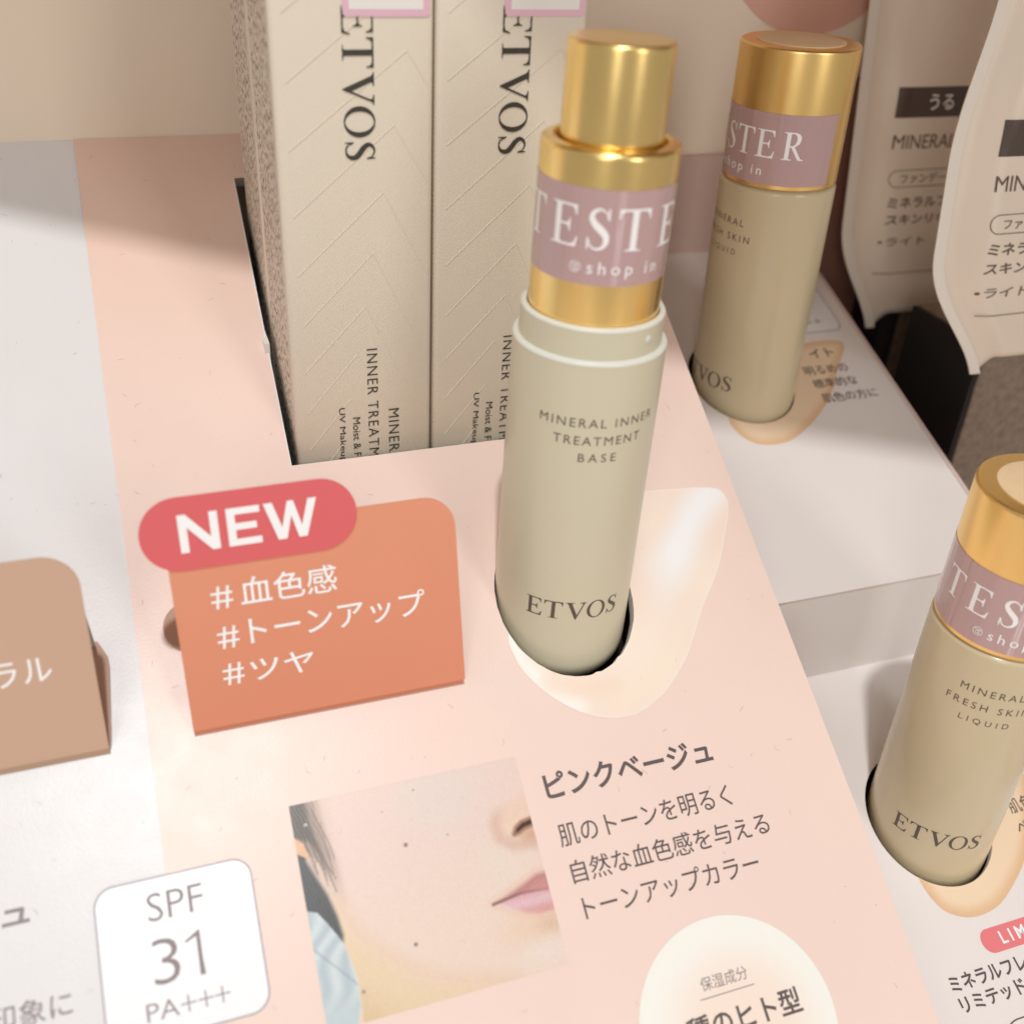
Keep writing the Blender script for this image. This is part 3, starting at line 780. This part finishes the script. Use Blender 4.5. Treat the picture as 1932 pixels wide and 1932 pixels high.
def etvos(e, r, zbase, dx=0.0):
    obj('lettering', wrap(roman('ETVOS', 4.3, (0, .92, 1.95, 2.98, 4.1), -10.3 + dx, zbase), r + 0.03), M['ink_bottle'], e)

def tilted(ty, rz): return (Matrix.Rotation(R(ty), 3, 'Y') @ Matrix.Rotation(R(rz), 3, 'Z')).to_euler()
def pump_bottle():
    e = empty('pump_bottle', (78.35, 172.6, -158.6), tilted(0.95, -10.5), 'beige pump bottle with a two tier gold pump and mauve tester label', 'bottle')
    e.scale = (1.016, 1.016, 1.0)
    zz = lambda z: z + 157.6
    body = lathe(rounded([(0.01, 0.2), (11.0, 0.2, 1.5), (14.5, 4.6, 3.2), (14.5, zz(-80.0), 0.55), (13.55, zz(-79.6), 0.25), (13.3, zz(-79.7))], 0), 96)
    b_ = obj('body', body, M['plastic'], e)
    obj('rim', lathe(rounded([(14.515, zz(-80.45)), (14.515, zz(-79.95), 0.42), (13.5, zz(-79.5), 0.3), (13.34, zz(-79.8))], 0), 96), M['plastic_rim'], b_)  # bright lip of the body, highlight painted as a paler ring
    nk = lathe(rounded([(13.35, zz(-81)), (13.35, zz(-74.0), 0.5), (12.3, zz(-73.7), 0.4), (12.25, zz(-77)), (8, zz(-77))], 0), 96)
    nk_o = obj('neck_ring', nk, M['plastic'], e)
    obj('rim', lathe(rounded([(13.37, zz(-74.4)), (13.37, zz(-73.95), 0.38), (12.28, zz(-73.6), 0.4), (12.22, zz(-75))], 0), 96), M['plastic_rim'], nk_o)  # same painted highlight on the neck's lip
    d_ = R(10); obj('snap_bump', vmap(lathe(rounded([(0.01, .3), (.5, .28, .2), (.85, 0)], 0), 20), lambda x, y, z: ((13.3 + z) * math.sin(R(37)) + x * math.cos(R(37)), -(13.3 + z) * math.cos(R(37)) + x * math.sin(R(37)), y + zz(-76.6))), M['plastic_rim'], nk_o)
    cl = lathe(rounded([(11.9, zz(-76.5)), (12.06, zz(-74.5), 0.1), (12.06, zz(-44.0), 0.9), (9.75, zz(-43.6), 0.5), (9.5, zz(-48)), (7, zz(-48))], 0, 6), 96)
    obj('collar', cl, M['gold'], e)
    obj('collar_gap', lathe([(9.49, zz(-47.0)), (8.0, zz(-47.0))], 64), M['dark'], e)
    ac = lathe(rounded([(8.9, zz(-49)), (8.9, zz(-28.0), 0.75), (0.01, zz(-27.7))], 0, 6), 96)
    # the pressed top is slightly dished
    for v in ac.vertices:
        rr = math.hypot(v.co.x, v.co.y) / S
        if v.co.z / S > zz(-28.2) and rr < 8.0: v.co.z -= 0.0004 * (1 - (rr / 8.0) ** 2)
    obj('actuator', ac, M['gold'], e)
    label_and_text(e, 12.12, zz(-49.6), zz(-66.2), 26.1, 7.2, (-2.80, -1.72, -.76, -.04, 1.12, 2.15))
    for t, hw, z0, z1 in (('MINERAL INNER', 11.75, -92.7, -90.9), ('TREATMENT', 8.7, -96.4, -94.6), ('BASE', 3.65, -100.0, -98.2)):
        obj('lettering', wrap(text_fit(t, -hw + 0.3, hw + 0.3, zz(z0), zz(z1), -0.002, True), 14.53), M['ink_bottle'], e)
    etvos(e, 14.5, zz(-137.6), -0.5)
    return e
pump_bottle()

def capped_bottle(loc, rot, ty, zc, label):
    e = empty('capped_bottle', loc, tilted(ty, rot), label, 'bottle', 'beige bottles with plain gold caps on the stepped stand')
    # zc: height of the cap's lower edge above the foot
    body = lathe(rounded([(0.01, 0), (12.6, 0, 1.5), (14.5, 2.6, 2.2), (14.5, zc - 0.7, 0.8), (13.4, zc - 0.35, 0.2), (12.9, zc + 0.2), (12.9, zc + 3)], 0), 96)
    obj('body', body, M['plastic2'], e)
    cap = lathe(rounded([(12.9, zc + 0.2), (14.25, zc + 0.1, 0.12), (14.25, zc + 31.6, 0.75), (0.01, zc + 31.75)], 0, 6), 96)
    c_ = obj('cap', cap, M['gold_cap'], e)
    obj('swatch_disc', lathe([(10.5, zc + 31.66), (10.5, zc + 31.84), (10.3, zc + 31.9), (0.01, zc + 31.9)], 64), M['cream'], c_)
    label_and_text(e, 14.32, zc + 17.6, zc + 1.0, 26.1, 6.4, (-2.80, -1.72, -.64, .02, 0.94, 1.96))
    for t, x0, x1, z0, z1 in (('MINERAL', -6.5, 6.3, -10.2, -8.5), ('FRESH SKIN', -8.6, 8.4, -14.1, -12.4), ('LIQUID', -4.9, 5.1, -18.0, -16.3)):
        obj('lettering', wrap(text_fit(t, x0, x1, zc + z0, zc + z1, -0.002, True), 14.53), M['ink_bottle'], e)
    etvos(e, 14.5, zc - 54.9, 0.0)
    return e
capped_bottle((157.5, 235.3, -72.1 - 79), -84, -0.7, 79.0, 'gold capped beige bottle standing behind the pump bottle, on the upper tray')
capped_bottle((160.9, 129.9, -134.7 - 73.5), -38.5, 0.0, 73.5, 'gold capped beige bottle in the lower tray, cut off by the right edge')

# ------------------------------------------------------------------ stepped stand on the right
T20 = R(20); c20, s20 = math.cos(T20), math.sin(T20)
stand = empty('stepped_stand', (128.6, 168, -ZO), (0, 0, 0), 'white stepped stand with pink edges holding the gold capped bottles', 'display stand')
def stand_local(x, y, z): return (x - 128.6, y - 168, z + ZO)
def tray_local(o):                                   # flat (x, y along plan, n) on a 20 degree tray -> stand-local
    y0, z0 = o
    def f(x, y, n):
        dy = y - y0                                 # y is given as plan depth
        return stand_local(x, y - n * s20, z0 + dy * math.tan(T20) + n * c20)
    return f
UP = tray_local((220.0, -134.97)); LO = tray_local((114.3, -200.63))
def tray_mesh(loops, thick, f, dz=0.0):
    me = curve_mesh(loops, thick)
    return vmap(me, lambda x, y, z: f(x, y, z + dz))
h2 = ellipse(156.6, 235.2, 15.3, 15.5, 64); h3 = ellipse(160.3, 129.6, 15.3, 15.6, 64)
obj('upper_tray', tray_mesh([[(128.8, 168.0), (202.6, 168.0), (202.6, 288.6), (128.8, 288.6)], h2], 1.5, UP), M['tray'], stand)
obj('lower_tray', tray_mesh([[(128.8, 40), (202.6, 40), (202.6, 170), (128.8, 170)], h3], 1.5, LO), M['tray'], stand)
rs = box(128.8, 202.6, 168.3, 169.6, -186, -154.6, 0.3)
obj('riser', vmap(rs, stand_local), M['tray'], stand)
def rim(x0, x1, y0, y1, f, n0, n1):
    vs = [f(x, y, n) for n in (n0, n1) for x, y in ((x0, y0), (x1, y0), (x1, y1), (x0, y1))]
    return mesh(vs, [(3, 2, 1, 0), (4, 5, 6, 7), (0, 1, 5, 4), (1, 2, 6, 5), (2, 3, 7, 6), (3, 0, 4, 7)])
obj('edge_trim', rim(202.65, 203.7, 167.6, 288.6, UP, -3.0, 0.25), M['tray_edge'], stand)
obj('edge_trim', rim(202.65, 203.7, 40, 168.0, LO, -3.0, 0.25), M['tray_edge'], stand)
bl = box(128.8, 203.8, 286.6, 288.8, -125, -81.0, 0.3); obj('back_board', vmap(bl, stand_local), M['lip'], stand)
sd = box(202.0, 203.4, 45, 288, -ZO + 1, -205); obj('side_panel', vmap(sd, stand_local), M['lip'], stand)
def side_wall(pts, x0, x1):
    vs = [stand_local(x, y, z) for x in (x0, x1) for y, z in pts]; n = len(pts)
    fs = [tuple(range(n))[::-1], tuple(range(n, 2 * n))] + [(i, (i + 1) % n, n + (i + 1) % n, n + i) for i in range(n)]
    return mesh(vs, fs)
zl = lambda y: -200.63 + (y - 114.3) * math.tan(T20) - 2.0
zu = lambda y: -134.97 + (y - 220) * math.tan(T20) - 2.0
obj('side_panel', side_wall([(42, -ZO + .6), (288, -ZO + .6), (288, zu(288)), (169, zu(169)), (169, zl(169)), (42, zl(42))], 201.5, 202.5), M['lip'], stand)
for cx, cy, zt in ((156.1, 234.5, -153.0), (159.5, 128.7, -210.0)):
    s_ = lathe([(20.2, 0), (20.2, 2.6), (19.8, 2.6), (19.8, 0.9), (0.01, 0.9)], 40)
    obj('hole_shade_sleeve', vmap(s_, lambda x, y, z: stand_local(x + cx, y + cy, z + zt)), M['hole_dark'], stand)  # added below each tray hole, near black to deepen it
    
# foundation smears round the two holes
sw2 = spline([(146.7, 223.2), (146.9, 218.1), (149.5, 214.3), (153.7, 212.7), (159.4, 212.8), (165, 214.8), (171.9, 218.9), (177.8, 223.3), (183.6, 229.1), (188, 234.8), (195.5, 243.5), (193, 245.8), (184, 246), (174, 243), (164, 238), (152, 230)], 5)
sw3 = spline([(150.4, 118.6), (150.2, 115.8), (150.8, 112.9), (152.4, 110.1), (156.1, 108.0), (160.6, 107.4), (166.4, 108.4), (172.9, 111.7), (178.6, 115.5), (184.5, 121.5), (190, 130), (192, 136), (186, 138), (176, 136), (164, 131), (154, 124)], 5)
M['smear_a'] = mat('foundation_edge', srgb(236, 196, 150), 0.34); M['smear_b'] = mat('foundation_mid', srgb(244, 212, 176), 0.32, var=0.03, var_scale=120)
def shrink(lp, k, dx=0, dy=0):
    cx = sum(p[0] for p in lp) / len(lp); cy = sum(p[1] for p in lp) / len(lp)
    return [(cx + (p[0] - cx) * k + dx, cy + (p[1] - cy) * k + dy) for p in lp]
def smear(lp, hl, f):
    x0 = min(p[0] for p in lp); x1 = max(p[0] for p in lp); y0 = min(p[1] for p in lp); y1 = max(p[1] for p in lp)
    gm = grid(x0 - .3, x1 + .3, y0 - .3, y1 + .3, int((x1 - x0) / .5), int((y1 - y0) / .5))
    bm = bmesh.new(); bm.from_mesh(gm)
    ctr = lambda q: (q.calc_center_median().x / S, q.calc_center_median().y / S)
    bmesh.ops.delete(bm, geom=[q for q in bm.faces if not inside(ctr(q), lp) or inside(ctr(q), hl)], context='FACES')
    for v in bm.verts:
        if v.is_boundary:
            p = (v.co.x / S, v.co.y / S)
            for l2 in (lp, hl):
                best = None
                for i in range(len(l2)):
                    (ax, ay), (bx_, by_) = l2[i - 1], l2[i]; dx, dy = bx_ - ax, by_ - ay; L2 = dx * dx + dy * dy or 1e-9
                    t = max(0, min(1, ((p[0] - ax) * dx + (p[1] - ay) * dy) / L2)); q = (ax + t * dx, ay + t * dy); d = math.hypot(p[0] - q[0], p[1] - q[1])
                    if best is None or d < best[0]: best = (d, q)
                if best[0] < .6: v.co.x, v.co.y = best[1][0] * S, best[1][1] * S; break
    bm.to_mesh(gm); bm.free()
    paint(gm, lambda x, y: mixc((234, 196, 156), (247, 221, 190), sm(0.2, 3.2, edge_dist((x, y), lp))))
    return vmap(gm, lambda x, y, z: f(x, y, 0.08))
obj('foundation_swatch', smear(sw2, h2, UP), M['swatch'], stand)
obj('foundation_swatch', smear(sw3, h3, LO), M['swatch'], stand)
def tt(name, me, m, f, dz): return obj(name, vmap(me, lambda x, y, z: f(x, y, z + dz)), m, stand)
tt('lettering', text_fit('イト', 182.3, 190.4, 240.0, 243.3, 0.018), M['ink'], UP, 0.14)
tt('lettering', text_fit('明るめの', 177.4, 191.8, 233.9, 237.2, 0.003), M['ink'], UP, 0.14)
tt('lettering', text_fit('標準的な', 177.7, 192.2, 229.0, 232.3, 0.003), M['ink'], UP, 0.14)
tt('lettering', text_fit('肌色の方に', 177.9, 196.0, 223.8, 227.1, 0.003), M['ink'], UP, 0.14)
tt('spf_badge', curve_mesh([rrect(172, 198.9, 249.6, 268, 3)]), M['badge'], UP, 0.06)
tt('badge_outline', curve_mesh([rrect(172, 198.9, 249.6, 268, 3), rrect(172.3, 198.6, 249.9, 267.7, 2.8)]), M['grey_line'], UP, 0.09)
tt('lettering', text_fit('PA+++', 178, 193.2, 252.6, 255.0), M['ink_soft'], UP, 0.09)
tt('pill', curve_mesh([rrect(157.0, 186, 99.7, 104.6, 2.4, 10)]), M['pinkpill'], LO, 0.06)
tt('lettering', text_fit('LIM', 162.0, 168.8, 100.9, 103.5, 0.02, True), M['white_ink'], LO, 0.10)
tt('lettering', text_fit('ミネラルフレ', 144.6, 164.9, 95.1, 98.2, 0.02), M['ink'], LO, 0.08)
tt('lettering', text_fit('リミテッドキ', 144.7, 165.4, 91.0, 94.1, 0.02), M['ink'], LO, 0.08)
tt('lettering', text_fit('肌色', 182.2, 189.4, 125.4, 128.9, 0.003), M['ink'], LO, 0.14)
tt('lettering', text_fit('ベ', 181.3, 184.7, 120.6, 123.6, 0.003), M['ink'], LO, 0.14)
tt('outline_pill', curve_mesh([rrect(150, 190, 70, 87.4, 6.0, 12), rrect(150.25, 189.75, 70.25, 87.15, 5.8, 12)]), M['ink'], LO, 0.08)

# ------------------------------------------------------------------ refill pouches and the dark cartons under them
def pouch(label, x0, ybot, zbot, Hh, taper, top_in, texts):
    lean = R(90 - 9.0)
    e = empty('refill_pouch', (x0, ybot, zbot), (lean, 0, 0), label, 'pouch', 'beige refill pouches in the corner')
    Wd = 76.0; NX, NY = 46, 60
    def edge_in(h): return taper * sm(34, -4, h) ** 1.15 + top_in * sm(56, 100, h)
    def lift(x, h): return 5.0 * sm(1.5, 11, x) * sm(26, 0, h)
    def bulge(x, h, W0):
        t = max(0.0, min(1.0, (x - W0) / (Wd - 2 * W0)))
        side = sm(0.0, 0.16, min(t, 1 - t))
        up_ = sm(Hh, Hh - 34, h) * (0.55 + 0.45 * sm(-6, 30, h))
        return 4.5 * side * up_ + 0.5 * math.sin(h * 0.19 + x * 0.05) * side + 0.35 * math.sin(x * 0.4 + h * 0.07) * side * sm(70, 110, h)
    vs, fs = [], []
    for j in range(NY + 1):
        h = Hh * j / NY
        a = edge_in(h); b = Wd - edge_in(h)
        for i in range(NX + 1):
            x = a + (b - a) * i / NX
            vs.append((x, h + lift((x - a) / (b - a) * Wd, h), bulge((x - a) / (b - a) * Wd, h, 3.4)))
    n1 = len(vs)
    vs += [(v[0], v[1], -0.4 - 0.8 * v[2]) for v in vs]
    for j in range(NY):
        for i in range(NX):
            q = j * (NX + 1) + i
            fs.append((q, q + 1, q + NX + 2, q + NX + 1)); fs.append((n1 + q, n1 + q + NX + 1, n1 + q + NX + 2, n1 + q + 1))
    rowl = [j * (NX + 1) for j in range(NY + 1)]; rowr = [j * (NX + 1) + NX for j in range(NY + 1)]
    for j in range(NY):
        fs.append((rowl[j], rowl[j + 1], n1 + rowl[j + 1], n1 + rowl[j])); fs.append((rowr[j], n1 + rowr[j], n1 + rowr[j + 1], rowr[j + 1]))
    for i in range(NX):
        fs.append((i, n1 + i, n1 + i + 1, i + 1)); t0 = NY * (NX + 1); fs.append((t0 + i, t0 + i + 1, n1 + t0 + i + 1, n1 + t0 + i))
    obj('body', mesh(vs, fs, True), M['pouch'], e)
    # flat heat-sealed side strip
    vs, fs = [], []
    for j in range(NY + 1):
        h = Hh * j / NY; a = edge_in(h)
        vs += [(a - 0.25, h, 0.25), (a + 3.0, h, 0.45)]
    for j in range(NY): fs.append((2 * j, 2 * j + 1, 2 * j + 3, 2 * j + 2))
    obj('side_seal', mesh(vs, fs, True), M['pouch_seal'], e)
    def lay(me, dz=0.12):
        slice_x(me, 1.5)
        return vmap(me, lambda x, y, z: (x, y, bulge((x - edge_in(y)) / (Wd - 2 * edge_in(y)) * Wd, y, 3.4) + dz + z))
    k = grid(texts['rect'][0], texts['rect'][1], texts['rect'][2], texts['rect'][3], 24, 4)
    blk = obj('print_block', lay(k), M['pouch_block'], e)
    if 'ur' in texts:
        obj('lettering', lay(text_fit('うる', *texts['ur'], 0.01), 0.22), M['white_ink'], blk)
    obj('lettering', lay(text_fit('MINERAL', *texts['mineral'], 0.0)), M['pouch_ink'], e)
    cx0, cx1, cy0, cy1 = texts['cap']
    rr = (cy1 - cy0) / 2
    obj('capsule_outline', lay(curve_mesh([rrect(cx0, cx1, cy0, cy1, rr * .98, 10), rrect(cx0 + .22, cx1 - .22, cy0 + .22, cy1 - .22, (rr - .22) * .98, 10)])), M['pouch_ink'], e)
    obj('lettering', lay(text_fit('ファンデー', cx0 + 3.8, cx0 + 20.5, cy0 + 1.1, cy1 - 1.1, 0.006)), M['pouch_ink'], e)
    obj('lettering', lay(text_fit('ミネラルフレ', *texts['l1'], 0.018)), M['pouch_ink'], e)
    obj('lettering', lay(text_fit('スキンリキッ', *texts['l2'], 0.018)), M['pouch_ink'], e)
    obj('lettering', lay(text_fit('•ライト（明', *texts['l3'], 0.006)), M['pouch_ink'], e)
    # creased fold line above the gusset
    f0, f1, fh = texts['fold']
    obj('fold_crease', lay(polys([[(f0 + (f1 - f0) * i / 12, fh - .12) for i in range(13)] + [(f0 + (f1 - f0) * i / 12, fh + .12) for i in range(12, -1, -1)]]), 0.1), M['pouch_ink'], e)
    return e
pouch('beige refill pouch farther back, half covered by the front pouch', 205.2, 264.0, -131.5, 124.0, 14.0, 0.0, dict(
    rect=(10.8, 60, 63.8, 72.2), ur=(21.2, 29.8, 65.8, 70.2), mineral=(11.4, 33.3, 55.0, 59.0), cap=(11.4, 60, 44.0, 49.0),
    l1=(11.7, 37.8, 38.0, 41.1), l2=(11.8, 38.0, 33.0, 36.0), l3=(11.0, 38, 26.4, 29.3), fold=(11.8, 58, 17.8)))
pouch('beige refill pouch in front, cut off by the right edge of the picture', 192.7, 208.4, -121.0, 118.0, 19.0, 7.5, dict(
    rect=(11.6, 60, 57.3, 65.9), ur=(22, 31, 59.3, 63.9), mineral=(12.0, 34.0, 48.9, 52.7), cap=(12.0, 60, 38.5, 43.4),
    l1=(12.6, 38.7, 33.1, 36.2), l2=(12.8, 39, 28.1, 31.1), l3=(12.4, 39, 21.7, 24.7), fold=(14.4, 58, 16.9)))

def dark_carton(label, x0, x1, y0, y1, ztop, spine):
    e = empty('dark_carton', (x0, y0, -ZO), (0, 0, 0), label, 'box', 'dark brown cartons under the pouches')
    H_ = ztop + ZO
    obj('body', box(0, x1 - x0, 0, y1 - y0, 0, H_, 0.5), M['brown_box'], e)
    if spine:
        obj('spine', box(-spine, -0.05, 0.6, y1 - y0, 0, H_ - 0.2, 0.3), M['black'], e)
    return e
dark_carton('dark brown carton with a black spine under the farther pouch', 236.5, 305, 270.0, 287, -124.5, 6.8)
dark_carton('dark brown carton under the front pouch, at the right edge', 219.8, 295, 213.6, 245, -116.0, 1.7)
